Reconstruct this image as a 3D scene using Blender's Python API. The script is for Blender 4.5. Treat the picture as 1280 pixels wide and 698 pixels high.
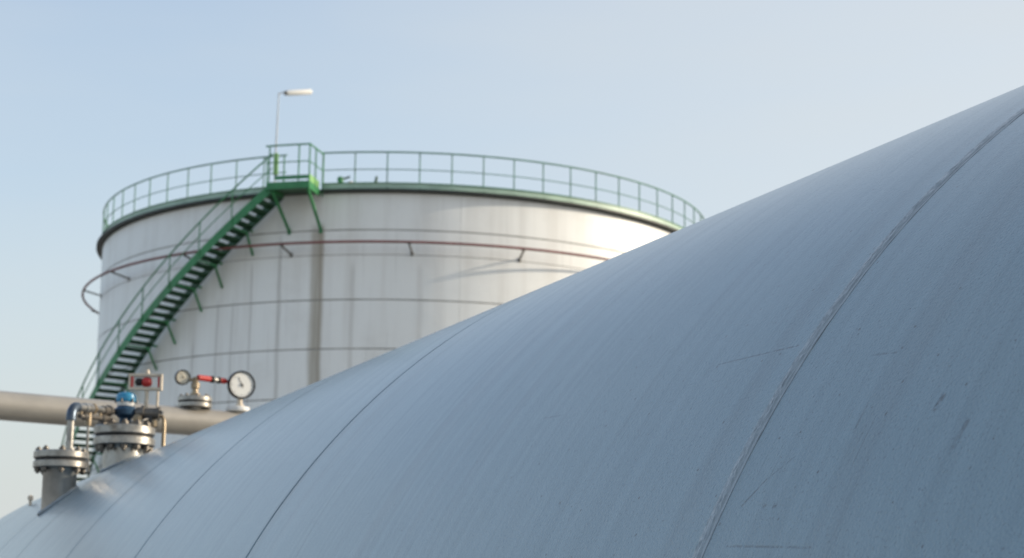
import bpy, math, random
from mathutils import Vector, Matrix, noise

for o in list(bpy.data.objects):
    bpy.data.objects.remove(o, do_unlink=True)
scene = bpy.context.scene
C = scene.collection
R = math.radians
random.seed(7)

# ------------------------------------------------------------------ camera
EYE = 2.5                                   # eye height above the yard
PITCH, ROLL, FPX = 0.2005, 0.0098, 2400.0   # up-tilt, roll, focal length in photo pixels (1280 wide)
cd = bpy.data.cameras.new('camera')
cam = bpy.data.objects.new('camera', cd)
C.objects.link(cam)
fwd = Vector((0, math.cos(PITCH), math.sin(PITCH)))
rgt0 = Vector((1, 0, 0))
up0 = rgt0.cross(fwd)
rgt = rgt0 * math.cos(ROLL) + up0 * math.sin(ROLL)
up = up0 * math.cos(ROLL) - rgt0 * math.sin(ROLL)
cam.matrix_world = Matrix(((rgt.x, up.x, -fwd.x, 0), (rgt.y, up.y, -fwd.y, 0), (rgt.z, up.z, -fwd.z, EYE), (0, 0, 0, 1)))
cd.sensor_width = 36.0
cd.lens = FPX / 1280.0 * 36.0
cd.clip_start = 0.05
cd.clip_end = 6000
cd.dof.use_dof = True
cd.dof.focus_distance = 2.35
cd.dof.aperture_fstop = 14.5
scene.camera = cam

# ------------------------------------------------------------------ sky, sun, exposure
SUN_EL, SUN_AZ = R(19.0), R(85.0)           # azimuth clockwise from +Y (the view direction): low, from the right
w = bpy.data.worlds.new('World')
scene.world = w
w.use_nodes = True
nt = w.node_tree
nt.nodes.clear()
sky = nt.nodes.new('ShaderNodeTexSky')
sky.sky_type = 'NISHITA'
sky.sun_disc = False
sky.sun_elevation = SUN_EL
sky.sun_rotation = SUN_AZ
sky.altitude = 50
sky.air_density = 1.0
sky.dust_density = 4.0
sky.ozone_density = 0.35
bg = nt.nodes.new('ShaderNodeBackground')
bg.inputs['Strength'].default_value = 0.136
out = nt.nodes.new('ShaderNodeOutputWorld')
# horizon haze: the pale veil that thickens towards the horizon all round, with faint uneven wisps
tc = nt.nodes.new('ShaderNodeTexCoord')
sp = nt.nodes.new('ShaderNodeSeparateXYZ')
nt.links.new(tc.outputs['Generated'], sp.inputs[0])
mp = nt.nodes.new('ShaderNodeMapping')
mp.inputs['Scale'].default_value = (1.6, 1.6, 7.0)
mp.inputs['Rotation'].default_value = (0.25, 0.0, 0.4)
nt.links.new(tc.outputs['Generated'], mp.inputs[0])
ns = nt.nodes.new('ShaderNodeTexNoise')
ns.inputs['Scale'].default_value = 1.3
ns.inputs['Detail'].default_value = 4.0
ns.inputs['Roughness'].default_value = 0.55
nt.links.new(mp.outputs[0], ns.inputs['Vector'])


def wm(op, a, b):
    nd = nt.nodes.new('ShaderNodeMath')
    nd.operation = op
    for i, v in enumerate((a, b)):
        if hasattr(v, 'links'):
            nt.links.new(v, nd.inputs[i])
        else:
            nd.inputs[i].default_value = v
    return nd.outputs[0]


el_abs = wm('MAXIMUM', sp.outputs[2], 0.0)
hz_f = wm('POWER', 2.718, wm('MULTIPLY', el_abs, -5.2))
hz_f = wm('ADD', wm('MULTIPLY', hz_f, 0.95), wm('MULTIPLY', wm('SUBTRACT', ns.outputs[0], 0.42), 0.75))
# the veil is whiter on the sun's side
vd = nt.nodes.new('ShaderNodeVectorMath')
vd.operation = 'DOT_PRODUCT'
nt.links.new(tc.outputs['Generated'], vd.inputs[0])
vd.inputs[1].default_value = (math.cos(SUN_EL) * math.sin(SUN_AZ), math.cos(SUN_EL) * math.cos(SUN_AZ), math.sin(SUN_EL))
hz_f = wm('ADD', hz_f, wm('MULTIPLY', wm('MINIMUM', wm('MAXIMUM', wm('SUBTRACT', vd.outputs['Value'], 0.09), 0.0), 0.5), 1.3))
hz_f = wm('MINIMUM', wm('MAXIMUM', hz_f, 0.0), 0.96)
hm = nt.nodes.new('ShaderNodeMix')
hm.data_type = 'RGBA'
nt.links.new(hz_f, hm.inputs[0])
nt.links.new(sky.outputs[0], hm.inputs[6])
hm.inputs[7].default_value = (2.42, 2.55, 2.60, 1.0)
nt.links.new(hm.outputs[2], bg.inputs[0])
nt.links.new(bg.outputs[0], out.inputs[0])

sl = bpy.data.lights.new('sun', 'SUN')
sl.energy = 2.0
sl.angle = R(0.6)
sl.color = (1.0, 0.88, 0.71)
sun = bpy.data.objects.new('sun', sl)
C.objects.link(sun)
sdir = Vector((math.cos(SUN_EL) * math.sin(SUN_AZ), math.cos(SUN_EL) * math.cos(SUN_AZ), math.sin(SUN_EL)))
sun.rotation_euler = sdir.to_track_quat('Z', 'Y').to_euler()
sun.location = (40, 10, 30)

scene.view_settings.view_transform = 'Standard'
scene.view_settings.look = 'None'
scene.view_settings.gamma = 1.0
scene.view_settings.use_curve_mapping = False
scene.view_settings.exposure = 1.09


# ------------------------------------------------------------------ node helpers
class NT:
    def __init__(self, name):
        self.m = bpy.data.materials.new(name)
        self.m.use_nodes = True
        self.t = self.m.node_tree
        self.t.nodes.clear()
        self.out = self.t.nodes.new('ShaderNodeOutputMaterial')
        self.b = self.t.nodes.new('ShaderNodeBsdfPrincipled')
        self.t.links.new(self.b.outputs[0], self.out.inputs[0])

    def n(self, typ, **kw):
        nd = self.t.nodes.new(typ)
        for k, v in kw.items():
            setattr(nd, k, v)
        return nd

    def put(self, sock, v):
        if hasattr(v, 'links'):
            self.t.links.new(v, sock)
        else:
            sock.default_value = v

    def math(self, op, a, b=None, c=None, clamp=False):
        nd = self.n('ShaderNodeMath', operation=op, use_clamp=clamp)
        for i, v in enumerate((a, b, c)):
            if v is not None:
                self.put(nd.inputs[i], v)
        return nd.outputs[0]

    def ramp(self, v, a, b, o0=0.0, o1=1.0, smooth=True):
        nd = self.n('ShaderNodeMapRange')
        nd.interpolation_type = 'SMOOTHSTEP' if smooth else 'LINEAR'
        self.put(nd.inputs['Value'], v)
        nd.inputs['From Min'].default_value = a
        nd.inputs['From Max'].default_value = b
        nd.inputs['To Min'].default_value = o0
        nd.inputs['To Max'].default_value = o1
        return nd.outputs[0]

    def vec(self, x, y, z=0.0):
        nd = self.n('ShaderNodeCombineXYZ')
        for i, v in enumerate((x, y, z)):
            self.put(nd.inputs[i], v)
        return nd.outputs[0]

    def noise(self, v, scale=1.0, detail=3.0, rough=0.5, dist=0.0):
        nd = self.n('ShaderNodeTexNoise')
        self.put(nd.inputs['Vector'], v)
        nd.inputs['Scale'].default_value = scale
        nd.inputs['Detail'].default_value = detail
        nd.inputs['Roughness'].default_value = rough
        nd.inputs['Distortion'].default_value = dist
        return nd.outputs[0]

    def mix(self, fac, a, b, mode='MIX'):
        nd = self.n('ShaderNodeMix', data_type='RGBA', blend_type=mode)
        self.put(nd.inputs[0], fac)
        self.put(nd.inputs[6], a)
        self.put(nd.inputs[7], b)
        return nd.outputs[2]

    def bump(self, h, dist, strength=1.0, normal=None):
        nd = self.n('ShaderNodeBump')
        self.put(nd.inputs['Height'], h)
        nd.inputs['Distance'].default_value = dist
        nd.inputs['Strength'].default_value = strength
        if normal is not None:
            self.t.links.new(normal, nd.inputs['Normal'])
        return nd.outputs[0]

    def set(self, **kw):
        for k, v in kw.items():
            self.put(self.b.inputs[k.replace('_', ' ')], v)
        return self.m


def c4(r, g, b):
    return (r, g, b, 1.0)


def simple_mat(name, col, rough=0.5, metal=0.0, var=0.25, scale=14.0, bump=0.0006, dirt=(0.10, 0.085, 0.065), dirt_amt=0.35, spec=0.5):
    g = NT(name)
    pos = g.n('ShaderNodeNewGeometry').outputs['Position']
    n1 = g.noise(pos, scale, 5, 0.6)
    n2 = g.noise(pos, scale * 6, 3, 0.6)
    n3 = g.noise(pos, scale * 0.35, 4, 0.65)
    dark = g.mix(1.0, c4(*col), c4(1 - var, 1 - var, 1 - var), 'MULTIPLY')
    cc = g.mix(g.ramp(n1, 0.3, 0.7), dark, c4(*col))
    cc = g.mix(g.math('MULTIPLY', g.ramp(n3, 0.52, 0.72), dirt_amt), cc, c4(*dirt))
    rr = g.math('ADD', g.math('MULTIPLY', n2, 0.2), rough - 0.1)
    return g.set(Base_Color=cc, Roughness=rr, Metallic=metal, Normal=g.bump(n2, bump), Specular_IOR_Level=spec)


# ------------------------------------------------------------------ materials
VR = 1.5                                    # radius of the horizontal vessel
VA = 0.412                                  # its axis runs away to the left by this angle
VX, VZ = 1.563 * VR, EYE - 0.36 * VR        # axis: sideways distance from the camera, height
U = Vector((-math.sin(VA), math.cos(VA), 0))
W = Vector((math.cos(VA), math.sin(VA), 0))
SEAMS = [1.785, 3.675, 4.791, 5.868, 7.007, 7.715, 8.861]

CX, CY = -3.9, 69.26                        # storage tank
TR = 10.97
RIM = EYE + 14.58

# scratches and scuffs on the vessel paint, as (s, degrees) .. (s, degrees), half width in m, darkness
MARKS = [
    ((1.999, 37.0), (1.814, 36.78), 0.0011, 0.45), ((1.737, 28.21), (1.711, 29.3), 0.0013, 0.5),
    ((1.711, 29.3), (1.668, 30.39), 0.0009, 0.35), ((1.731, 26.36), (1.565, 25.92), 0.0011, 0.4),
    ((1.629, 34.91), (1.582, 34.7), 0.0010, 0.4), ((1.454, 31.3), (1.452, 31.77), 0.0032, 0.6),
    ((1.396, 29.41), (1.392, 30.4), 0.0030, 0.4), ((1.581, 30.93), (1.582, 32.27), 0.0016, 0.3),
    ((2.540, 38.75), (2.533, 39.69), 0.0014, 0.7), ((2.487, 36.53), (2.424, 36.39), 0.0012, 0.35),
    ((2.231, 29.95), (2.229, 29.85), 0.0022, 0.8), ((1.690, 28.04), (1.688, 28.05), 0.0022, 0.55),
    ((1.669, 27.99), (1.667, 28.02), 0.0024, 0.55), ((3.340, 37.56), (3.318, 29.2), 0.0018, 0.35),
]


def vessel_paint():
    g = NT('vessel_paint')
    uv = g.n('ShaderNodeUVMap')
    sep = g.n('ShaderNodeSeparateXYZ')
    g.t.links.new(uv.outputs[0], sep.inputs[0])
    s, a = sep.outputs[0], sep.outputs[1]
    base = c4(0.186, 0.270, 0.314)
    # rain and brush streaks running round the shell
    st1 = g.noise(g.vec(g.math('MULTIPLY', s, 34.0), g.math('MULTIPLY', a, 1.1)), 1.0, 6, 0.62, 0.15)
    st2 = g.noise(g.vec(g.math('MULTIPLY', s, 150.0), g.math('MULTIPLY', a, 4.5), 3.0), 1.0, 4, 0.6, 0.1)
    big = g.noise(g.vec(s, a, 9.0), 1.6, 4, 0.55)
    blot = g.noise(g.vec(s, a, 4.0), 11.0, 5, 0.65)
    col = g.mix(g.ramp(st1, 0.40, 0.66), base, c4(0.163, 0.237, 0.277))
    col = g.mix(g.math('MULTIPLY', g.ramp(st2, 0.54, 0.78), g.ramp(big, 0.35, 0.65, 0.08, 0.34)), col, c4(0.093, 0.136, 0.166))
    col = g.mix(g.math('MULTIPLY', g.ramp(big, 0.45, 0.7), 0.3), col, c4(0.176, 0.257, 0.283))
    col = g.mix(g.math('MULTIPLY', g.ramp(blot, 0.56, 0.75), 0.22), col, c4(0.159, 0.222, 0.245))
    # long faint dirt runs
    st3 = g.noise(g.vec(g.math('MULTIPLY', s, 11.0), g.math('MULTIPLY', a, 0.35), 21.0), 1.0, 3, 0.5)
    col = g.mix(g.math('MULTIPLY', g.ramp(st3, 0.56, 0.70), 0.30), col, c4(0.135, 0.170, 0.190))
    # dark specks and pits
    vo = g.n('ShaderNodeTexVoronoi', voronoi_dimensions='2D')
    g.put(vo.inputs['Vector'], g.vec(s, a, 0.0))
    vo.inputs['Scale'].default_value = 26.0
    sc = g.n('ShaderNodeSeparateColor')
    g.t.links.new(vo.outputs['Color'], sc.inputs[0])
    rad = g.math('MULTIPLY', g.ramp(sc.outputs[0], 0.60, 1.0), 0.05)
    pit = g.math('LESS_THAN', g.math('ADD', vo.outputs['Distance'], g.math('MULTIPLY', g.math('SUBTRACT', g.noise(g.vec(s, a), 400, 2), 0.5), 0.05)), rad)
    col = g.mix(g.math('MULTIPLY', pit, 0.8), col, c4(0.05, 0.052, 0.052))
    # grit in the paint, dark and light dots painted in for its relief shading
    gr = g.noise(g.vec(s, a, 31.0), 260.0, 2, 0.6)
    col = g.mix(g.math('MULTIPLY', g.ramp(gr, 0.58, 0.70), 0.5), col, c4(0.06, 0.066, 0.068))
    col = g.mix(g.math('MULTIPLY', g.ramp(gr, 0.38, 0.28), 0.25), col, c4(0.368, 0.491, 0.556))
    # hairline scratches, mostly round the shell
    hs = g.noise(g.vec(g.math('MULTIPLY', s, 420.0), g.math('MULTIPLY', a, 7.0), 41.0), 1.0, 2, 0.5, 0.3)
    col = g.mix(g.math('MULTIPLY', g.ramp(hs, 0.67, 0.74), g.ramp(blot, 0.42, 0.62, 0.05, 0.65)), col, c4(0.05, 0.055, 0.056))
    # scratches and scuffs
    marks = None
    for (p0, p1, hw, dk) in MARKS:
        hw, dk = hw * 1.25, min(0.9, dk * 1.5)
        x0, y0, x1, y1 = p0[0], VR * R(p0[1]), p1[0], VR * R(p1[1])
        dx, dy = x1 - x0, y1 - y0
        L2 = dx * dx + dy * dy
        px, py = g.math('SUBTRACT', s, x0), g.math('SUBTRACT', a, y0)
        t = g.math('ADD', g.math('MULTIPLY', px, dx / L2), g.math('MULTIPLY', py, dy / L2), clamp=True)
        ex = g.math('SUBTRACT', px, g.math('MULTIPLY', t, dx))
        ey = g.math('SUBTRACT', py, g.math('MULTIPLY', t, dy))
        d = g.math('SQRT', g.math('ADD', g.math('MULTIPLY', ex, ex), g.math('MULTIPLY', ey, ey)))
        k = g.ramp(d, hw * 0.35, hw * 1.6, dk, 0.0)
        marks = k if marks is None else g.math('MAXIMUM', marks, k)
    brk = g.ramp(g.noise(g.vec(s, a, 2.0), 90.0, 3, 0.6), 0.34, 0.6)
    marks = g.math('MULTIPLY', marks, brk)
    col = g.mix(marks, col, c4(0.035, 0.038, 0.038))
    # dirt gathered along the weld of the near seam
    dw = g.math('ABSOLUTE', g.math('SUBTRACT', s, SEAMS[0]))
    ed = g.noise(g.vec(g.math('MULTIPLY', s, 120.0), g.math('MULTIPLY', a, 25.0), 5.0), 1.0, 4, 0.65)
    edge = g.math('MULTIPLY', g.ramp(dw, 0.010, 0.030, 0.7, 0.0), g.ramp(ed, 0.42, 0.7))
    col = g.mix(edge, col, c4(0.198, 0.268, 0.276))
    for q, sm in enumerate(SEAMS[1:]):
        dq = g.math('SUBTRACT', s, sm)
        e2 = g.noise(g.vec(g.math('MULTIPLY', s, 45.0), g.math('MULTIPLY', a, 5.0), 50.0 + q), 1.0, 4, 0.65)
        smear = g.math('MULTIPLY', g.ramp(g.math('ABSOLUTE', g.math('ADD', dq, 0.012)), 0.006, 0.055, 0.55, 0.0), g.ramp(e2, 0.40, 0.68))
        col = g.mix(smear, col, c4(0.085, 0.092, 0.092) if q != 4 else c4(0.085, 0.075, 0.06))
    # relief: orange peel, blisters, long shallow waves
    op = g.noise(g.vec(s, a), 230.0, 3, 0.6)
    op2 = g.noise(g.vec(g.math('MULTIPLY', s, 120.0), g.math('MULTIPLY', a, 48.0)), 1.0, 3, 0.55)
    vb = g.n('ShaderNodeTexVoronoi', voronoi_dimensions='2D')
    g.put(vb.inputs['Vector'], g.vec(s, a, 7.0))
    vb.inputs['Scale'].default_value = 55.0
    sb = g.n('ShaderNodeSeparateColor')
    g.t.links.new(vb.outputs['Color'], sb.inputs[0])
    blis = g.math('MULTIPLY', g.ramp(vb.outputs['Distance'], 0.0, 0.15, 1.0, 0.0), g.ramp(sb.outputs[1], 0.74, 0.98))
    h = g.math('ADD', g.math('MULTIPLY', op, 0.0018), g.math('MULTIPLY', op2, 0.00022))
    h = g.math('ADD', h, g.math('MULTIPLY', blis, 0.0009))
    h = g.math('SUBTRACT', h, g.math('MULTIPLY', pit, 0.0004))
    h = g.math('SUBTRACT', h, g.math('MULTIPLY', marks, 0.0003))
    nb = g.bump(h, 1.0)
    wave = g.noise(g.vec(g.math('MULTIPLY', s, 3.2), g.math('MULTIPLY', a, 1.0), 13.0), 1.0, 2, 0.5)
    nb = g.bump(wave, 0.006, 1.0, nb)
    rough = g.math('ADD', g.math('MULTIPLY', blot, 0.12), g.math('ADD', g.math('MULTIPLY', st1, 0.12), 0.24))
    return g.set(Base_Color=col, Roughness=rough, Normal=nb, Specular_IOR_Level=0.6, IOR=1.55, Coat_Weight=0.7, Coat_Roughness=0.18)


def weld_paint():
    g = NT('weld_paint')
    uv = g.n('ShaderNodeUVMap')
    sep = g.n('ShaderNodeSeparateXYZ')
    g.t.links.new(uv.outputs[0], sep.inputs[0])
    x, a = sep.outputs[0], sep.outputs[1]          # x: -1..1 across the bead
    n1 = g.noise(g.vec(g.math('MULTIPLY', x, 5.0), g.math('MULTIPLY', a, 60.0)), 1.0, 5, 0.65)
    ln = g.noise(g.vec(g.math('MULTIPLY', x, 5.5), g.math('MULTIPLY', a, 3.0), 17.0), 1.0, 3, 0.6)
    n2 = g.noise(g.vec(x, g.math('MULTIPLY', a, 22.0), 4.0), 1.0, 4, 0.6)
    col = g.mix(g.ramp(n1, 0.35, 0.7), c4(0.30, 0.345, 0.365), c4(0.19, 0.225, 0.24))
    col = g.mix(g.math('MULTIPLY', g.ramp(ln, 0.55, 0.62), 0.5), col, c4(0.085, 0.095, 0.098))
    toe = g.ramp(g.math('ADD', g.math('ABSOLUTE', x), g.math('MULTIPLY', g.math('SUBTRACT', n2, 0.5), 0.5)), 0.80, 1.0)
    col = g.mix(g.math('MULTIPLY', toe, 0.8), col, c4(0.06, 0.064, 0.066))
    rust = g.ramp(g.noise(g.vec(x, g.math('MULTIPLY', a, 9.0), 8.0), 1.0, 5, 0.7), 0.58, 0.72)
    col = g.mix(g.math('MULTIPLY', rust, 0.35), col, c4(0.09, 0.08, 0.065))
    return g.set(Base_Color=col, Roughness=0.4, Normal=g.bump(n1, 0.0014), Coat_Weight=1.0, Coat_Roughness=0.2)


def shell_paint():
    g = NT('storage_tank_paint')
    pos = g.n('ShaderNodeNewGeometry').outputs['Position']
    sub = g.n('ShaderNodeVectorMath', operation='SUBTRACT')
    g.put(sub.inputs[0], pos)
    sub.inputs[1].default_value = (CX, CY, 0)
    sep = g.n('ShaderNodeSeparateXYZ')
    g.t.links.new(sub.outputs[0], sep.inputs[0])
    x, y, z = sep.outputs
    ang = g.math('ARCTAN2', g.math('MULTIPLY', x, -1.0), g.math('MULTIPLY', y, -1.0))   # radians, left of the view axis positive
    arc = g.math('MULTIPLY', ang, TR)
    base = c4(0.85, 0.855, 0.83)
    st = g.noise(g.vec(g.math('MULTIPLY', arc, 1.9), g.math('MULTIPLY', z, 0.10)), 1.0, 4, 0.55)
    st2 = g.noise(g.vec(g.math('MULTIPLY', arc, 9.0), g.math('MULTIPLY', z, 0.35), 4.0), 1.0, 4, 0.6)
    blot = g.noise(g.vec(arc, z, 2.0), 0.55, 5, 0.6)
    col = g.mix(g.ramp(st, 0.44, 0.72), base, c4(0.77, 0.765, 0.735))
    col = g.mix(g.math('MULTIPLY', g.ramp(st2, 0.52, 0.78), 0.22), col, c4(0.45, 0.43, 0.40))
    col = g.mix(g.math('MULTIPLY', g.ramp(blot, 0.5, 0.75), 0.35), col, c4(0.64, 0.62, 0.58))
    # rust-brown run below the edge of the landing, thin runs below the stair brackets
    wob = g.math('MULTIPLY', g.math('SUBTRACT', g.noise(g.vec(0.0, g.math('MULTIPLY', z, 0.7)), 1.0, 3), 0.5), 0.10)
    for (deg, half, amt, ztop, cc) in ((11.4, 0.30, 0.75, 16.2, (0.30, 0.255, 0.18)), (10.8, 0.10, 0.4, 16.2, (0.30, 0.25, 0.19)), (17.9, 0.10, 0.4, 15.9, (0.33, 0.31, 0.28)),
                                (23.0, 0.05, 0.4, 15.1, (0.33, 0.31, 0.28)), (29.5, 0.06, 0.42, 14.0, (0.33, 0.31, 0.28)), (26.5, 0.05, 0.42, 14.0, (0.33, 0.31, 0.28)),
                                (34.5, 0.05, 0.42, 12.8, (0.33, 0.31, 0.28)), (5.5, 0.12, 0.3, 15.0, (0.36, 0.33, 0.29)), (-5.4, 0.10, 0.22, 15.0, (0.40, 0.36, 0.32))):
        d = g.math('ABSOLUTE', g.math('ADD', g.math('SUBTRACT', arc, R(deg) * TR), wob))
        k = g.math('MULTIPLY', g.ramp(d, half * 0.3, half, amt, 0.0), g.ramp(z, ztop - 0.5, ztop, 1.0, 0.0))
        k = g.math('MULTIPLY', k, g.ramp(st2, 0.2, 0.6, 0.6, 1.0))
        col = g.mix(k, col, c4(*cc))
    nb = g.bump(g.noise(g.vec(arc, z), 0.8, 2), 0.02)
    return g.set(Base_Color=col, Roughness=0.42, Normal=nb, Specular_IOR_Level=0.45)


def ground_mat():
    g = NT('gravel')
    pos = g.n('ShaderNodeNewGeometry').outputs['Position']
    n1 = g.noise(pos, 0.15, 5, 0.6)
    n2 = g.noise(pos, 18.0, 4, 0.7)
    col = g.mix(n2, c4(0.21, 0.20, 0.18), c4(0.36, 0.34, 0.31))
    col = g.mix(g.ramp(n1, 0.45, 0.7), col, c4(0.27, 0.255, 0.225))
    return g.set(Base_Color=col, Roughness=0.9, Normal=g.bump(n2, 0.02))


M = {
    'vessel': vessel_paint(), 'weld': weld_paint(), 'shell': shell_paint(), 'ground': ground_mat(),
    'seam': simple_mat('seam_filler', (0.065, 0.072, 0.078), 0.6, 0, 0.4, 30),
    'tank_seam': simple_mat('tank_seam', (0.40, 0.385, 0.36), 0.6, 0, 0.4, 2.0),
    'green': simple_mat('green_paint', (0.040, 0.24, 0.085), 0.42, 0, 0.25, 3.0, 0.001, dirt=(0.07, 0.075, 0.05)),
    'green_sunlit': simple_mat('sunlit_green_paint', (0.24, 0.48, 0.16), 0.4, 0, 0.2, 3.0, 0.001, dirt=(0.08, 0.14, 0.08)),  # the green paint again, with warm sunlight put into its colour
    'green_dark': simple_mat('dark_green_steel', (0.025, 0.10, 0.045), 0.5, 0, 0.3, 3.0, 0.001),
    'rim': simple_mat('dark_rim_steel', (0.035, 0.045, 0.04), 0.55, 0, 0.3, 1.0, 0.001),
    'rail_green': simple_mat('faded_rail_green', (0.10, 0.25, 0.165), 0.45, 0, 0.25, 3.0, 0.001),
    'toe': simple_mat('faded_toe_green', (0.44, 0.60, 0.48), 0.45, 0, 0.2, 2.0, 0.001, dirt=(0.12, 0.2, 0.13)),
    'red_pipe': simple_mat('faded_red_paint', (0.26, 0.10, 0.09), 0.5, 0, 0.3, 1.5, 0.001),
    'red': simple_mat('red_enamel', (0.55, 0.035, 0.03), 0.35, 0, 0.25, 25.0),
    'steel': simple_mat('brushed_steel', (0.44, 0.42, 0.385), 0.36, 0.85, 0.4, 25.0, dirt=(0.17, 0.14, 0.10)),
    'stub': simple_mat('galvanised_pipe', (0.46, 0.45, 0.42), 0.36, 0.75, 0.25, 14.0, dirt=(0.25, 0.21, 0.16)),
    'bolt': simple_mat('weathered_bolt', (0.20, 0.18, 0.155), 0.45, 0.6, 0.4, 60.0),
    'gasket': simple_mat('black_gasket', (0.018, 0.018, 0.018), 0.7, 0, 0.2, 40.0),
    'pipe': simple_mat('beige_pipe_paint', (0.40, 0.37, 0.325), 0.34, 0.3, 0.12, 5.0, dirt=(0.30, 0.26, 0.21)),
    'brass': simple_mat('tarnished_brass', (0.38, 0.30, 0.20), 0.38, 0.6, 0.35, 40.0),
    'beige': simple_mat('cream_enamel', (0.68, 0.58, 0.45), 0.4, 0, 0.2, 30.0),
    'blue': simple_mat('blue_enamel', (0.04, 0.30, 0.52), 0.3, 0, 0.25, 30.0),
    'blue_dark': simple_mat('dark_blue_casting', (0.035, 0.085, 0.15), 0.3, 0.3, 0.3, 30.0),
    'slate': simple_mat('slate_casting', (0.10, 0.13, 0.17), 0.32, 0.6, 0.4, 30.0),
    'pad': simple_mat('pad_paint', (0.30, 0.345, 0.38), 0.3, 0, 0.3, 25.0),
    'white': simple_mat('white_enamel', (0.78, 0.77, 0.74), 0.35, 0, 0.08, 20.0, dirt=(0.5, 0.47, 0.42)),
    'dial': simple_mat('white_dial', (0.80, 0.79, 0.75), 0.5, 0, 0.04, 30.0, 0.0, dirt_amt=0.05),
    'dial_old': simple_mat('yellowed_dial', (0.62, 0.57, 0.46), 0.5, 0, 0.1, 30.0, 0.0, dirt_amt=0.1),
    'black': simple_mat('black_enamel', (0.02, 0.02, 0.021), 0.35, 0, 0.2, 40.0),
    'lamp': simple_mat('white_lamp_housing', (0.85, 0.83, 0.78), 0.4, 0, 0.05, 3.0, dirt_amt=0.1),
    'pole': simple_mat('galvanised_pole', (0.30, 0.32, 0.33), 0.5, 0.3, 0.1, 3.0),
    'concrete': simple_mat('concrete', (0.38, 0.36, 0.33), 0.85, 0, 0.3, 2.0, 0.004),
}


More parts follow.
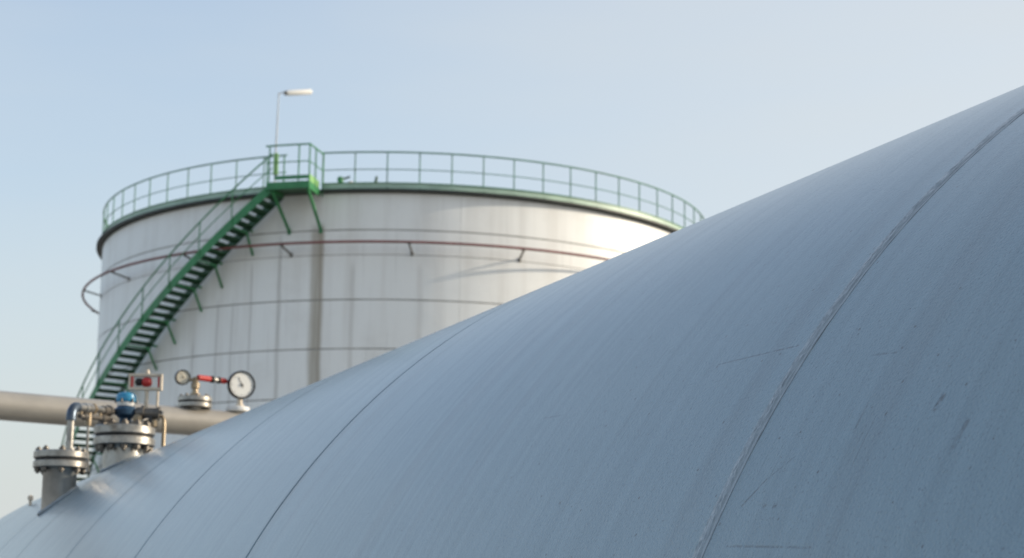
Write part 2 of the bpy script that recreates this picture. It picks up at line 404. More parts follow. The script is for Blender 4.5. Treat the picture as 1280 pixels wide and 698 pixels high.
# ------------------------------------------------------------------ mesh helpers
class MB:
    def __init__(self):
        self.v, self.f = [], []

    def add(self, vs, fs):
        k = len(self.v)
        self.v += [tuple(p) for p in vs]
        self.f += [tuple(i + k for i in q) for q in fs]
        return self

    def box(self, c, half, ax=None):
        c = Vector(c)
        X, Y, Z = ax or (Vector((1, 0, 0)), Vector((0, 1, 0)), Vector((0, 0, 1)))
        vs = [c + X * half[0] * i + Y * half[1] * j + Z * half[2] * k for i in (-1, 1) for j in (-1, 1) for k in (-1, 1)]
        return self.add(vs, [(0, 1, 3, 2), (4, 6, 7, 5), (0, 4, 5, 1), (2, 3, 7, 6), (0, 2, 6, 4), (1, 5, 7, 3)])

    def bar(self, p, q, wd, ht, upv=(0, 0, 1)):
        p, q = Vector(p), Vector(q)
        X = (q - p)
        L = X.length
        X.normalize()
        Y = Vector(upv).cross(X)
        Y.normalize()
        Z = X.cross(Y)
        return self.box((p + q) / 2, (L / 2, wd / 2, ht / 2), (X, Y, Z))

    def tube(self, pts, r, n=10, closed=False, caps=True):
        pts = [Vector(p) for p in pts]
        m = len(pts)
        rs = r if isinstance(r, (list, tuple)) else [r] * m
        k0 = len(self.v)
        prevN = None
        for i, p in enumerate(pts):
            if closed:
                t = pts[(i + 1) % m] - pts[i - 1]
            else:
                t = pts[min(i + 1, m - 1)] - pts[max(i - 1, 0)]
            t.normalize()
            if prevN is None:
                ref = Vector((0, 0, 1)) if abs(t.z) < 0.9 else Vector((1, 0, 0))
                N = t.cross(ref).normalized()
            else:
                N = (prevN - t * prevN.dot(t)).normalized()
            prevN = N
            Bn = t.cross(N)
            for j in range(n):
                a = 2 * math.pi * j / n
                self.v.append(tuple(p + (N * math.cos(a) + Bn * math.sin(a)) * rs[i]))
        for i in range(m if closed else m - 1):
            for j in range(n):
                a, b = k0 + i * n + j, k0 + i * n + (j + 1) % n
                i2 = (i + 1) % m
                c, d = k0 + i2 * n + (j + 1) % n, k0 + i2 * n + j
                self.f.append((a, b, c, d))
        if caps and not closed:
            self.f.append(tuple(k0 + j for j in reversed(range(n))))
            self.f.append(tuple(k0 + (m - 1) * n + j for j in range(n)))
        return self

    def lathe(self, o, axis, prof, n=32):
        """prof: (radius, height) pairs from start to end; closed with caps when the radius is not 0"""
        o, Z = Vector(o), Vector(axis).normalized()
        ref = Vector((1, 0, 0)) if abs(Z.x) < 0.9 else Vector((0, 1, 0))
        X = (ref - Z * ref.dot(Z)).normalized()
        Y = Z.cross(X)
        k0 = len(self.v)
        for (r, h) in prof:
            for j in range(n):
                a = 2 * math.pi * j / n
                self.v.append(tuple(o + Z * h + (X * math.cos(a) + Y * math.sin(a)) * max(r, 1e-5)))
        for i in range(len(prof) - 1):
            for j in range(n):
                a, b = k0 + i * n + j, k0 + i * n + (j + 1) % n
                self.f.append((a, b, b + n, a + n))
        self.f.append(tuple(k0 + j for j in reversed(range(n))))
        self.f.append(tuple(k0 + (len(prof) - 1) * n + j for j in range(n)))
        return self

    def arc(self, r0, r1, a0, a1, z0, z1, n, zs=None):
        """curved block round the origin, azimuths in degrees left of -Y; z0/z1 may be functions of azimuth"""
        k0 = len(self.v)
        fz0 = z0 if callable(z0) else (lambda a: z0)
        fz1 = z1 if callable(z1) else (lambda a: z1)
        for i in range(n + 1):
            a = a0 + (a1 - a0) * i / n
            sx, sy = -math.sin(R(a)), -math.cos(R(a))
            for (r, z) in ((r0, fz0(a)), (r1, fz0(a)), (r1, fz1(a)), (r0, fz1(a))):
                self.v.append((sx * r, sy * r, z))
        full = abs(abs(a1 - a0) - 360) < 1e-6
        for i in range(n):
            a = k0 + 4 * i
            b = a + 4
            for j in range(4):
                k = (j + 1) % 4
                self.f.append((a + j, b + j, b + k, a + k))
        if not full:
            self.f.append((k0, k0 + 1, k0 + 2, k0 + 3))
            e = k0 + 4 * n
            self.f.append((e + 3, e + 2, e + 1, e))
        return self

    def mesh(self, name, mat, smooth=35, uv=None):
        me = bpy.data.meshes.new(name)
        me.from_pydata(self.v, [], self.f)
        me.validate()
        if uv:
            lay = me.uv_layers.new(name='UVMap')
            for l in me.loops:
                lay.data[l.index].uv = uv[l.vertex_index]
        import bmesh
        bm = bmesh.new()
        bm.from_mesh(me)
        bmesh.ops.recalc_face_normals(bm, faces=bm.faces)
        bm.to_mesh(me)
        bm.free()
        me.materials.append(mat)
        if smooth:
            for p in me.polygons:
                p.use_smooth = True
            me.set_sharp_from_angle(angle=R(smooth))
        return me

    def build(self, name, mat, parent=None, smooth=35, uv=None, loc=None, rotz=0.0, bevel=None):
        o = bpy.data.objects.new(name, self.mesh(name, mat, smooth, uv))
        C.objects.link(o)
        if parent is not None:
            o.parent = parent
        if loc is not None:
            o.location = loc
        o.rotation_euler.z = rotz
        if bevel:
            b = o.modifiers.new('bevel', 'BEVEL')
            b.width = bevel
            b.segments = 2
            b.limit_method = 'ANGLE'
        return o


def link_copy(o, parent=None, loc=None, rotz=None):
    c = o.copy()
    C.objects.link(c)
    c.parent = parent if parent is not None else o.parent
    if loc is not None:
        c.location = loc
    if rotz is not None:
        c.rotation_euler.z = rotz
    return c


def tag(o, label=None, cat=None, group=None, kind=None):
    for k, v in (('label', label), ('category', cat), ('group', group), ('kind', kind)):
        if v:
            o[k] = v
    return o


def thing(name, label, cat, loc=(0, 0, 0), group=None, rotz=0.0):
    o = bpy.data.objects.new(name, None)
    o.empty_display_size = 0.3
    C.objects.link(o)
    o.location = loc
    o.rotation_euler.z = rotz
    return tag(o, label, cat, group)


def pol(r, deg, z=0.0):
    return Vector((-r * math.sin(R(deg)), -r * math.cos(R(deg)), z))


# ------------------------------------------------------------------ ground
g = MB()
N = 24
for i in range(N + 1):
    for j in range(N + 1):
        g.v.append((-2500 + 5000 * i / N, -2500 + 5000 * j / N, 0))
for i in range(N):
    for j in range(N):
        a = i * (N + 1) + j
        g.f.append((a, a + N + 1, a + N + 2, a + 1))
tag(g.build('ground', M['ground'], smooth=0), kind='structure')

# ------------------------------------------------------------------ storage tank
TB = (CX, CY, 0.0)
tank = thing('storage_tank', 'large cylindrical off-white storage tank with streaked welded steel plates', 'tank', TB)
MB().arc(9.0, TR + 0.5, 0, 360, 0.0, 0.28, 120).build('foundation_ring', M['concrete'], tank)
MB().arc(TR - 0.16, TR - 0.018, 0, 360, 0.28, RIM - 0.02, 240).build('seam_filler', M['tank_seam'], tank)
bounds = [0.28, 1.45, 2.95, 4.45, 5.97, 7.5, 9.04, 10.58, 12.12, 13.66, 15.08, 15.87, RIM - 0.03]
NP = 12
step = 360.0 / NP
for k in range(len(bounds) - 1):
    gap = 0.022 if k != 10 else 0.012
    z0, z1 = bounds[k] + gap, bounds[k + 1] - (0.022 if k != 9 else 0.012)
    proto = None
    for i in range(NP):
        off = {9: 18.0, 10: 18.0, 11: 18.0}.get(k, 18.0 if k % 2 == 0 else 3.0)
        da = 0.022
        if proto is None:
            proto = MB().arc(TR - 0.03, TR, da, step - da, z0, z1, 20).build('shell_plate', M['shell'], tank, rotz=-R(off))
        else:
            link_copy(proto, tank, rotz=-R(off + i * step))
# roof cone and the dark rim the railing stands on
MB().lathe((0, 0, 0), (0, 0, 1), [(TR - 0.05, RIM - 0.02), (TR - 0.05, RIM + 0.05), (6.0, RIM + 0.36), (0.3, RIM + 0.72), (0.0, RIM + 0.73)], 96).build('roof', M['shell'], tank)
MB().arc(TR - 0.04, TR + 0.22, 0, 360, RIM + 0.005, RIM + 0.065, 240).build('rim_ledge', M['rim'], tank)

# ------------------------------------------------------------------ railing round the roof
rail = thing('roof_railing', 'green tubular railing running round the top edge of the storage tank', 'railing', (CX, CY, RIM + 0.069))
RR = TR + 0.02
LAND0, LAND1 = 11.0, 17.2                   # azimuths of the landing where the railing opens
npost = 68
pm = None
for i in range(npost):
    a = 0.2 + i * 360.0 / npost
    if LAND0 + 0.5 < a % 360 < LAND1 - 0.5:
        continue
    p = pol(RR, a, 0)
    if pm is None:
        pm = MB().tube([(0, 0, 0), (0, 0, 1.21)], 0.021, 8).box((0, 0, 0.03), (0.045, 0.045, 0.03)).build('post', M['rail_green'], rail, loc=p)
    else:
        link_copy(pm, rail, loc=p)


def arc_pts(r, a0, a1, z, n):
    return [pol(r, a0 + (a1 - a0) * i / n, z) for i in range(n + 1)]


MB().tube(arc_pts(RR, LAND1, LAND0 + 360, 1.22, 220), 0.028, 8).build('top_rail', M['rail_green'], rail)
MB().tube(arc_pts(RR, LAND1, LAND0 + 360, 0.66, 220), 0.016, 8).build('middle_rail', M['rail_green'], rail)
MB().arc(RR + 0.03, RR + 0.045, LAND1, LAND0 + 360, 0.0, 0.2, 220).build('toe_board', M['toe'], rail)
MB().arc(RR + 0.015, RR + 0.075, LAND1, LAND0 + 360, 0.2, 0.225, 220).build('toe_board_cap', M['green'], rail)

# ------------------------------------------------------------------ helical stair and landing
stair = thing('spiral_staircase', 'dark green steel staircase winding up the left side of the storage tank', 'staircase', TB)
RI, RO = TR + 0.24, TR + 1.12
SL = 0.164                                  # metres of climb per degree
A_TOP, H_TOP = 17.3, RIM + 0.02


def sh(a):
    return H_TOP - SL * (a - A_TOP)


A_BOT = A_TOP + (H_TOP - 0.02) / SL
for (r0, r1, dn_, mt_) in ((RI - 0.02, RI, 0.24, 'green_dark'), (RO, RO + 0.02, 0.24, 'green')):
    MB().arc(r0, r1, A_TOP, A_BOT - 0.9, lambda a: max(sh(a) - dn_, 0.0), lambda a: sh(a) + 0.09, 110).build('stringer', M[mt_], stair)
rise = 0.20
ntr = int((H_TOP - 0.1) / rise)
tr0 = None
for i in range(1, ntr + 1):
    a = A_TOP + i * rise / SL - 0.45
    z = H_TOP - i * rise
    if tr0 is None:
        t = MB().arc(RI + 0.002, RO - 0.002, -0.64, 0.64, -0.045, 0.0, 2)
        t.arc(RI + 0.004, RO - 0.004, 0.50, 0.64, -0.095, -0.0452, 1)
        tr0 = t.build('tread', M['green_dark'], stair, smooth=0, loc=(0, 0, z), rotz=-R(a))
    else:
        link_copy(tr0, stair, loc=(0, 0, z), rotz=-R(a))
# handrail on the outside
RH = RO + 0.045
MB().tube([pol(RH, a, sh(a) + 0.98) for a in [A_TOP - 0.2 + i * (A_BOT - A_TOP - 2) / 130 for i in range(131)]], 0.026, 8).build('handrail', M['green'], stair)
MB().tube([pol(RH, a, sh(a) + 0.52) for a in [A_TOP - 0.2 + i * (A_BOT - A_TOP - 2) / 130 for i in range(131)]], 0.016, 8).build('middle_rail', M['green'], stair)
pm = None
a = A_TOP + 0.6
while a < A_BOT - 2:
    if pm is None:
        pm = MB().tube([(0, 0, -0.12), (0, 0, 0.98)], 0.020, 8).build('rail_post', M['green'], stair, loc=pol(RH, a, sh(a)))
    else:
        link_copy(pm, stair, loc=pol(RH, a, sh(a)))
    a += 5.6
# brackets that carry the stair: a strut from the outer stringer down to the shell, a foot plate on the shell
for a in (23.2, 29.0, 33.2, 39.0, 43.6, 50.0, 56.5, 63.0, 70.0, 78.0, 86.0, 94.0, 102.0):
    b = MB().bar(pol(RI + 0.12, a, sh(a) - 0.25), pol(TR + 0.02, a - 0.35, sh(a) - 0.95), 0.055, 0.055)
    b.bar(pol(RI - 0.02, a, sh(a) - 0.16), pol(TR + 0.002, a, sh(a) - 0.16), 0.06, 0.06)
    b.bar(pol(RI + 0.002, a, sh(a) - 0.27), pol(RO - 0.002, a, sh(a) - 0.27), 0.05, 0.05)
    b.build('bracket', M['green'], stair, smooth=0)
# landing
LR = TR + 1.38
MB().arc(TR + 0.30, LR, LAND0 + 0.05, LAND1, H_TOP - 0.06, H_TOP, 8).build('landing_deck', M['green_dark'], stair, smooth=0)
MB().arc(LR + 0.002, LR + 0.03, LAND0, LAND1, H_TOP - 0.2, H_TOP + 0.03, 8).build('landing_beam', M['green'], stair, smooth=0)
MB().arc(LR + 0.004, LR + 0.02, LAND0, LAND1 - 1.0, H_TOP + 0.10, H_TOP + 0.22, 8).build('toe_board', M['green'], stair, smooth=0)
for (aa, nm) in ((LAND0, 'landing_beam'), (LAND1 + 0.05, 'landing_beam')):
    MB().bar(pol(TR + 0.29, aa, H_TOP - 0.085), pol(LR + 0.03, aa, H_TOP - 0.085), 0.03, 0.23).build(nm, M['green'], stair, smooth=0)
# toe plate at the sunny end of the landing, sunlight painted into its green
MB().bar(pol(TR + 0.32, LAND0, H_TOP + 0.16), pol(LR - 0.04, LAND0, H_TOP + 0.16), 0.012, 0.22).build('toe_board', M['green_sunlit'], stair, smooth=0)
zt, zm = H_TOP + 1.2, H_TOP + 0.66
outer = arc_pts(LR, LAND1 - 0.1, LAND0, 0, 6)
side = [pol(LR - (LR - TR - 0.12) * i / 3, LAND0 - 0.1 * i, 0) for i in range(1, 4)]
for z, r in ((zt, 0.028), (zm, 0.018)):
    MB().tube([p + Vector((0, 0, z)) for p in [pol(LR + 0.0, LAND1 + 0.5, 0)] + outer + side], r, 8).build('landing_rail', M['green'], stair)
for (r, aa) in ((LR, LAND1 - 0.1), (LR, LAND0 + 1.6), (LR, LAND0), (LR - 0.62, LAND0 - 0.05), (TR + 0.14, LAND0 - 0.3), (TR + 0.14, LAND1 + 0.2)):
    MB().tube([(0, 0, -0.18), (0, 0, 1.2)], 0.024, 8).build('rail_post', M['green'], stair, loc=pol(r, aa, H_TOP))
for aa in (LAND0 + 0.25, LAND1 - 0.5):
    b = MB().bar(pol(LR - 0.08, aa, H_TOP - 0.2), pol(TR + 0.03, aa - 0.3, H_TOP - 1.2), 0.075, 0.075)
    b.box(pol(TR + 0.012, aa - 0.3, H_TOP - 1.24), (0.05, 0.02, 0.08), (pol(1, aa - 0.3 + 90), pol(1, aa - 0.3), Vector((0, 0, 1))))
    b.build('bracket', M['green'], stair, smooth=0)

# ------------------------------------------------------------------ lamp on the landing
lp = pol(LR - 0.06, LAND1 - 0.9, 0)
lamp = thing('landing_lamp', 'white tube lamp on a thin grey pole above the stair landing', 'lamp', (CX + lp.x, CY + lp.y, H_TOP + 0.001))
MB().tube([(0, 0, 0), (0, 0, 1.2), (0.015, 0, 2.0), (0.03, 0, 2.92)], [0.024, 0.024, 0.020, 0.016], 10).build('pole', M['pole'], lamp)
LD = Vector((0.84, 0.50, 0.21)).normalized()
LS = Vector((-0.50, 0.84, 0)).normalized()
MB().tube([Vector((0.03, 0, 2.84)), Vector((0.03, 0, 2.91)) + LD * 0.05, Vector((0.03, 0, 2.93)) + LD * 0.16, Vector((0.03, 0, 2.91)) + LD * 0.30], 0.018, 8).build('arm', M['pole'], lamp)
lh = MB()
prof = []
for i in range(5):
    t = math.pi / 2 * i / 4
    prof.append((0.088 * math.sin(t), 0.05 - 0.05 * math.cos(t)))
prof += [(0.088, 0.86)] + [(0.088 * math.cos(math.pi / 2 * i / 4), 0.86 + 0.05 * math.sin(math.pi / 2 * i / 4)) for i in range(1, 5)]
lho = lh.lathe(Vector((0.03, 0, 2.90)) + LD * 0.24, LD, prof, 20).build('lamp_housing', M['lamp'], lamp)
MB().box(Vector((0.03, 0, 2.90)) + LD * 0.25, (0.05, 0.05, 0.06), (LD, LS, LD.cross(LS))).build('end_cap', M['bolt'], lho)
MB().box((0.02, 0.0, 0.62), (0.07, 0.075, 0.34)).build('junction_box', M['green_sunlit'], lamp, bevel=0.01)  # the box wears the green that has sunlight painted in

# ------------------------------------------------------------------ small fittings on the roof edge
q = pol(TR - 0.75, 8.9, 0)
fit = thing('roof_valve', 'small green valve with side lever behind the roof railing by the landing', 'valve', (CX + q.x, CY + q.y, RIM + 0.05))
MB().lathe((0, 0, 0), (0, 0, 1), [(0.13, 0), (0.13, 0.05), (0.07, 0.07), (0.06, 0.45), (0.10, 0.50), (0.10, 0.62), (0.04, 0.66)], 14).build('body', M['green'], fit)
MB().tube([(0, 0, 0.58), (0.18, -0.02, 0.60), (0.30, -0.02, 0.66)], 0.035, 8).build('lever', M['green_dark'], fit)
MB().lathe((0.26, -0.02, 0.42), (1, 0, 0), [(0.07, 0), (0.09, 0.03), (0.09, 0.10), (0.05, 0.14)], 12).build('side_outlet', M['beige'], fit)
q = pol(TR - 0.55, 2.4, 0)
fit = thing('roof_vent', 'short slanted vent pipe just behind the roof railing', 'vent', (CX + q.x, CY + q.y, RIM + 0.045))
MB().tube([(-0.1, 0, 0), (-0.06, 0, 0.25), (0.0, 0, 0.42), (0.03, 0, 0.6)], [0.08, 0.08, 0.05, 0.04], 10).build('pipe', M['green_dark'], fit)
MB().box((0.25, 0, 0.16), (0.24, 0.08, 0.11)).build('base_box', M['green'], fit, bevel=0.02)

# ------------------------------------------------------------------ red ring main round the tank
RP, HP = TR + 0.60, EYE + 12.86
ring = thing('ring_pipe', 'faded red fire-water pipe encircling the storage tank on short brackets', 'pipe', (CX, CY, HP))
MB().tube(arc_pts(RP, 0, 360, 0, 240)[:-1], 0.043, 10, closed=True).build('pipe', M['red_pipe'], ring)
a = -3.6
i = 0
while a < 356:
    b = MB().bar(pol(TR + 0.01, a - 0.5, -0.22), pol(RP, a, -0.055), 0.05, 0.05)
    b.box(pol(RP, a, -0.045), (0.05, 0.06, 0.012), (pol(1, a + 90), pol(1, a), Vector((0, 0, 1))))
    b.box(pol(TR + 0.012, a - 0.5, -0.24), (0.04, 0.012, 0.07), (pol(1, a + 89.5), pol(1, a - 0.5), Vector((0, 0, 1))))
    b.build('bracket', M['bolt'], ring, smooth=0)
    a += 18.0 if i % 2 else 20.0
    i += 1

# ------------------------------------------------------------------ the horizontal pressure vessel
S_NEAR, S_FAR = -2.6, 9.62
vorig = W * VX
vessel = thing('pressure_vessel', 'huge grey horizontal pressure vessel with scratched paint and weld seams filling the foreground', 'tank', (vorig.x, vorig.y, 0))


def vp(s, th, r=VR):
    """point of the vessel, local to its base: s along the axis, th in radians (0 = towards the camera side, 90 deg = crown)"""
    return U * s + W * (-r * math.cos(th)) + Vector((0, 0, VZ + r * math.sin(th)))


def vring(prof, nth, th0=0.0, th1=2 * math.pi):
    """revolve (s, r) pairs round the axis; returns MB and uv list (s, arc)"""
    mb, uv = MB(), []
    for i in range(nth + 1):
        th = th0 + (th1 - th0) * i / nth
        for (s, r) in prof:
            mb.v.append(tuple(vp(s, th, r)))
            uv.append((s, th * VR))
    m = len(prof)
    for i in range(nth):
        for j in range(m - 1):
            a = i * m + j
            mb.f.append((a, a + 1, a + m + 1, a + m))
    return mb, uv


TH0 = -math.pi / 2                           # start of the sweep is underneath, out of sight
cuts = [S_NEAR, -0.55] + SEAMS + [S_FAR]
for k in range(len(cuts) - 1):
    s0, s1 = cuts[k], cuts[k + 1]
    g0 = 0.0025 if abs(s0 - SEAMS[0]) < 1e-6 else 0.0045
    g1 = 0.0025 if abs(s1 - SEAMS[0]) < 1e-6 else 0.0045
    a0, a1 = s0 + g0, s1 - g1
    prof = [(a0, VR - 0.012), (a0, VR - 0.0015), (a0 + 0.002, VR)] + [(a0 + 0.002 + (a1 - a0 - 0.004) * i / 4, VR) for i in range(1, 4)] + [(a1 - 0.002, VR), (a1, VR - 0.0015), (a1, VR - 0.012)]
    mb, uv = vring(prof, 288, TH0, TH0 + 2 * math.pi)
    mb.build('shell_plate', M['vessel'], vessel, smooth=30, uv=uv)
for k, s in enumerate([S_NEAR, -0.55] + SEAMS + [S_FAR]):
    if k == 2:
        continue
    mb, uv = vring([(s - 0.02, VR - 0.014), (s - 0.006, VR - 0.003), (s + 0.006, VR - 0.003), (s + 0.02, VR - 0.014)], 200, TH0, TH0 + 2 * math.pi)
    mb.build('weld_seam', M['seam'], vessel, smooth=60, uv=uv)
# the near weld: a rippled bead
mb, uv = MB(), []
rows = []
th = TH0
while th < TH0 + 2 * math.pi - 1e-6:
    rows.append(th)
    d = math.degrees(th)
    th += R(0.055) if 8 < d < 72 else R(1.5)
rows.append(TH0 + 2 * math.pi)
NX = 22
HWD = 0.0125
for th in rows:
    arc = th * VR
    wob = 0.0006 * noise.noise(Vector((arc * 9, 3.1, 0)))
    wid = 1.0 + 0.06 * noise.noise(Vector((arc * 30, 7.7, 0)))
    for j in range(NX + 1):
        x = -1 + 2 * j / NX
        core = max(0.0, 1 - abs((x - 0.22) / 0.74) ** 4)                 # the main run, a flat ridge
        side = max(0.0, 1 - abs((x + 0.68) / 0.24) ** 2)                  # a thinner run beside it
        hgt = 0.0019 * core + 0.0011 * side * (0.6 + 0.8 * noise.noise(Vector((arc * 14, 2.0, 9.0))))
        hgt += 0.0007 * core * noise.noise(Vector((arc * 170 + 10 * x * x, x * 2.2, 1.0)))
        hgt += 0.0008 * core * noise.noise(Vector((arc * 70, x * 5.0, 5.0)))
        hgt = max(hgt, 0.00025) if abs(x) < 0.99 else -0.003
        mb.v.append(tuple(vp(SEAMS[0] + wob + x * HWD * wid, th, VR + hgt)))
        uv.append((x, arc))
for i in range(len(rows) - 1):
    for j in range(NX):
        a = i * (NX + 1) + j
        mb.f.append((a, a + 1, a + NX + 2, a + NX + 1))
tag(mb.build('weld_seam', M['weld'], vessel, smooth=80, uv=uv), label='rough raised weld bead on the nearest seam')
# dished ends
for (sgn, s0) in ((1, S_FAR + 0.0055), (-1, S_NEAR - 0.0055)):
    prof = [(s0, VR - 0.012), (s0, VR)] + [(s0 + sgn * 0.75 * math.sin(t * math.pi / 2 / 14), max(VR * math.cos(t * math.pi / 2 / 14), 0.001)) for t in range(1, 15)]
    mb, uv = vring(prof, 96, TH0, TH0 + 2 * math.pi)
    mb.build('dished_end', M['vessel'], vessel, smooth=30, uv=uv)
# saddles
for s in (-1.2, 7.2):
    sad = MB()
    n = 18
    for i in range(n + 1):
        th = R(-150 + 120 * i / n)
        for ds in (-0.15, 0.15):
            sad.v.append(tuple(vp(s + ds, th, VR + 0.003)))
            lo = vp(s + ds, th, VR + 0.003)
            lo.z = 0.0
            sad.v.append(tuple(lo))
    for i in range(n):
        a = 4 * i
        b = a + 4
        sad.f += [(a, b, b + 2, a + 2), (a, a + 1, b + 1, b), (a + 2, b + 2, b + 3, a + 3), (a + 1, a + 3, b + 3, b + 1)]
    sad.f += [(0, 2, 3, 1), (4 * n, 4 * n + 1, 4 * n + 3, 4 * n + 2)]
    sad.build('saddle', M['concrete'], vessel, smooth=30)


# ------------------------------------------------------------------ flanged nozzles on the vessel
def nozzle(label, base, stub_r, fl_r, zb, th, gap, nb, sink=0.16, cat='nozzle'):
    """base: point on the shell; zb: height of the underside of the lower flange above base; th: flange thickness"""
    t = thing('flanged_nozzle', label, cat, base, 'flanged nozzles on the vessel')
    MB().lathe((0, 0, -sink), (0, 0, 1), [(stub_r, 0), (stub_r, sink + zb - 0.012), (stub_r * 1.12, sink + zb)], 40).build('stub_pipe', M['stub'], t)
    b0 = Vector(base) - vorig                                  # where the stub meets the curved shell
    s_b, w_b = b0.dot(U), b0.dot(W)
    a_b = math.acos(max(-1, min(1, -w_b / VR)))

    def shell_at(ox, oy, lift):
        p = b0 + Vector((ox, oy, 0))
        th_ = math.acos(max(-1, min(1, -p.dot(W) / VR)))
        return vp(p.dot(U), th_, VR + lift) - Vector((b0.x, b0.y, base.z))

    ring_ = [shell_at((stub_r + 0.004) * math.cos(2 * math.pi * i / 40), (stub_r + 0.004) * math.sin(2 * math.pi * i / 40), 0.004) for i in range(40)]
    MB().tube(ring_, [0.0075 + 0.0018 * noise.noise(Vector((i * 0.9, stub_r * 90, 0))) for i in range(40)], 8, closed=True).build('base_weld', M['pad'], t)
    e = 0.004
    fp = [(fl_r - e, 0), (fl_r, e), (fl_r, th - e), (fl_r - e, th)]
    MB().lathe((0, 0, zb + 0.0005), (0, 0, 1), fp, 48).build('lower_flange', M['steel'], t)
    MB().lathe((0, 0, zb + th + 0.001), (0, 0, 1), [(fl_r * 0.93, 0), (fl_r * 0.93, gap - 0.001)], 40).build('gasket', M['gasket'], t)
    MB().lathe((0, 0, zb + th + gap + 0.0005), (0, 0, 1), fp, 48).build('upper_flange', M['steel'], t)
    bm = None
    top = zb + 2 * th + gap
    br = fl_r * 0.095
    for i in range(nb):
        a = 2 * math.pi * (i + 0.35) / nb
        p = Vector((fl_r * 0.82 * math.cos(a), fl_r * 0.82 * math.sin(a), 0))
        if bm is None:
            hgt = top - zb
            b = MB().lathe((0, 0, zb), (0, 0, 1), [(br * 0.5, -br * 2.0), (br * 0.7, -br * 1.9), (br * 0.7, -br * 1.3), (br * 1.3, -br * 1.25), (br * 1.3, -0.0008), (br * 0.7, 0.0), (br * 0.7, hgt), (br * 1.3, hgt + 0.0008), (br * 1.3, hgt + br * 1.1), (br * 0.7, hgt + br * 1.15), (br * 0.7, hgt + br * 1.7), (br * 0.5, hgt + br * 1.85)], 6)
            bm = b.build('bolt', M['bolt'], t, loc=p)
        else:
            link_copy(bm, t, loc=p)
    return t, top


N1 = Vector((-1.781, 7.60, 3.135))
n1, n1top = nozzle('small flanged nozzle farthest left on the vessel, elbow pipe rising from its cover', N1, 0.066, 0.106, 0.124, 0.029, 0.009, 8)
N2 = Vector((-1.622, 8.043, 3.33))
n2, n2top = nozzle('larger flanged nozzle on the vessel beneath the blue-capped valve', N2, 0.084, 0.1275, 0.070, 0.036, 0.010, 12)

# ------------------------------------------------------------------ bent pipe from the small nozzle to the valve
P0 = N1 + Vector((0.032, 0.0, n1top + 0.001))
zc = 3.508
bend = thing('bent_pipe', 'thin steel elbow pipe linking the left nozzle to the blue-capped valve', 'pipe', P0)
end = N2 + Vector((-0.045, 0, 3.548 - N2.z)) - P0
up_h = zc - P0.z
dirx = (Vector((end.x, end.y, end.z - up_h))).normalized()
MB().lathe((0, 0, 0), (0, 0, 1), [(0.024, 0), (0.024, 0.014), (0.0145, 0.016), (0.0145, up_h - 0.045)], 16).build('riser', M['steel'], bend)
el = [Vector((0, 0, up_h - 0.055))]
for i in range(7):
    t = math.pi / 2 * i / 6
    el.append(Vector((0, 0, up_h - 0.042)) + dirx * (0.042 * (1 - math.cos(t))) + Vector((0, 0, 0.042 * math.sin(t))))
el.append(el[-1] + dirx * 0.014)
MB().tube(el, [0.0205, 0.0205] + [0.020] * 5 + [0.0205, 0.0205], 14).build('elbow', M['slate'], bend)
j0 = el[-1]
L = (end - j0).length
d2 = (end - j0).normalized()
MB().lathe(j0 + d2 * 0.001, d2, [(0.0165, 0), (0.0165, L * 0.16), (0.021, L * 0.165), (0.021, L * 0.34), (0.0145, L * 0.35), (0.0145, L - 0.002)], 16).build('cross_pipe', M['steel'], bend)
MB().lathe(j0 + d2 * (L * 0.36), d2, [(0.024, 0), (0.024, 0.02), (0.016, 0.024)], 6).build('union_nut', M['brass'], bend)
MB().lathe(j0 + d2 * (L * 0.66), d2, [(0.019, 0), (0.019, 0.05), (0.024, 0.052), (0.024, 0.07)], 12).build('coupling', M['bolt'], bend)
lo = Vector((0, 0, -0.034))
MB().lathe(j0 + d2 * (L * 0.06) + lo, d2, [(0.010, 0), (0.010, L * 0.10), (0.015, L * 0.11), (0.015, L * 0.17), (0.010, L * 0.18), (0.010, L * 0.56), (0.017, L * 0.57), (0.017, L * 0.68), (0.008, L * 0.69), (0.008, L * 0.86)], 12).build('bypass_pipe', M['bolt'], bend)
for q_ in (0.10, 0.60):
    MB().tube([j0 + d2 * (L * q_) + Vector((0, 0, -0.012)), j0 + d2 * (L * q_) + Vector((0, 0, -0.030))], 0.007, 8).build('bypass_joint', M['brass'], bend)
k0 = j0 + d2 * (L * 0.30)
MB().tube([k0 + Vector((0, 0, -0.012)), k0 + Vector((0, 0, -0.07))], 0.0125, 12).build('drain_tee', M['brass'], bend)
MB().tube([k0 + Vector((0, 0, -0.071)), k0 + Vector((0, 0, -0.15)), k0 + Vector((0.004, 0.03, -0.26))], 0.0055, 8).build('drain_tube', M['steel'], bend)

# ------------------------------------------------------------------ valve with the blue cap and the red position indicator
VB = N2 + Vector((0, 0, n2top + 0.001))
val = thing('control_valve', 'control valve with bright blue cap and red position indicator frame on a nozzle', 'valve', VB)


def hz(y):            # photo row -> height above the valve base
    return 3.33 + (579 - y) / 298.0 - VB.z


MB().lathe((0, 0, 0), (0, 0, 1), [(0.05, 0), (0.05, 0.012), (0.026, 0.016), (0.026, 0.035), (0.044, 0.05), (0.047, 0.072), (0.036, 0.086)], 24).build('body', M['blue_dark'], val)
MB().lathe((0, 0, 0.0865), (0, 0, 1), [(0.037, 0), (0.039, 0.004), (0.039, 0.016), (0.036, 0.018)], 24).build('white_band', M['white'], val)
cap = MB().lathe((0, 0, 0.105), (0, 0, 1), [(0.041, 0), (0.043, 0.004), (0.043, 0.022), (0.040, 0.032), (0.030, 0.039), (0.012, 0.042)], 28).build('cap', M['blue'], val)
for i in range(6):
    a = i * math.pi / 3 + 0.3
    MB().lathe((0.0445 * math.cos(a), 0.0445 * math.sin(a), 0.100), (0, 0, 1), [(0.004, 0), (0.004, 0.016)], 6).build('cap_screw', M['bolt'], cap)
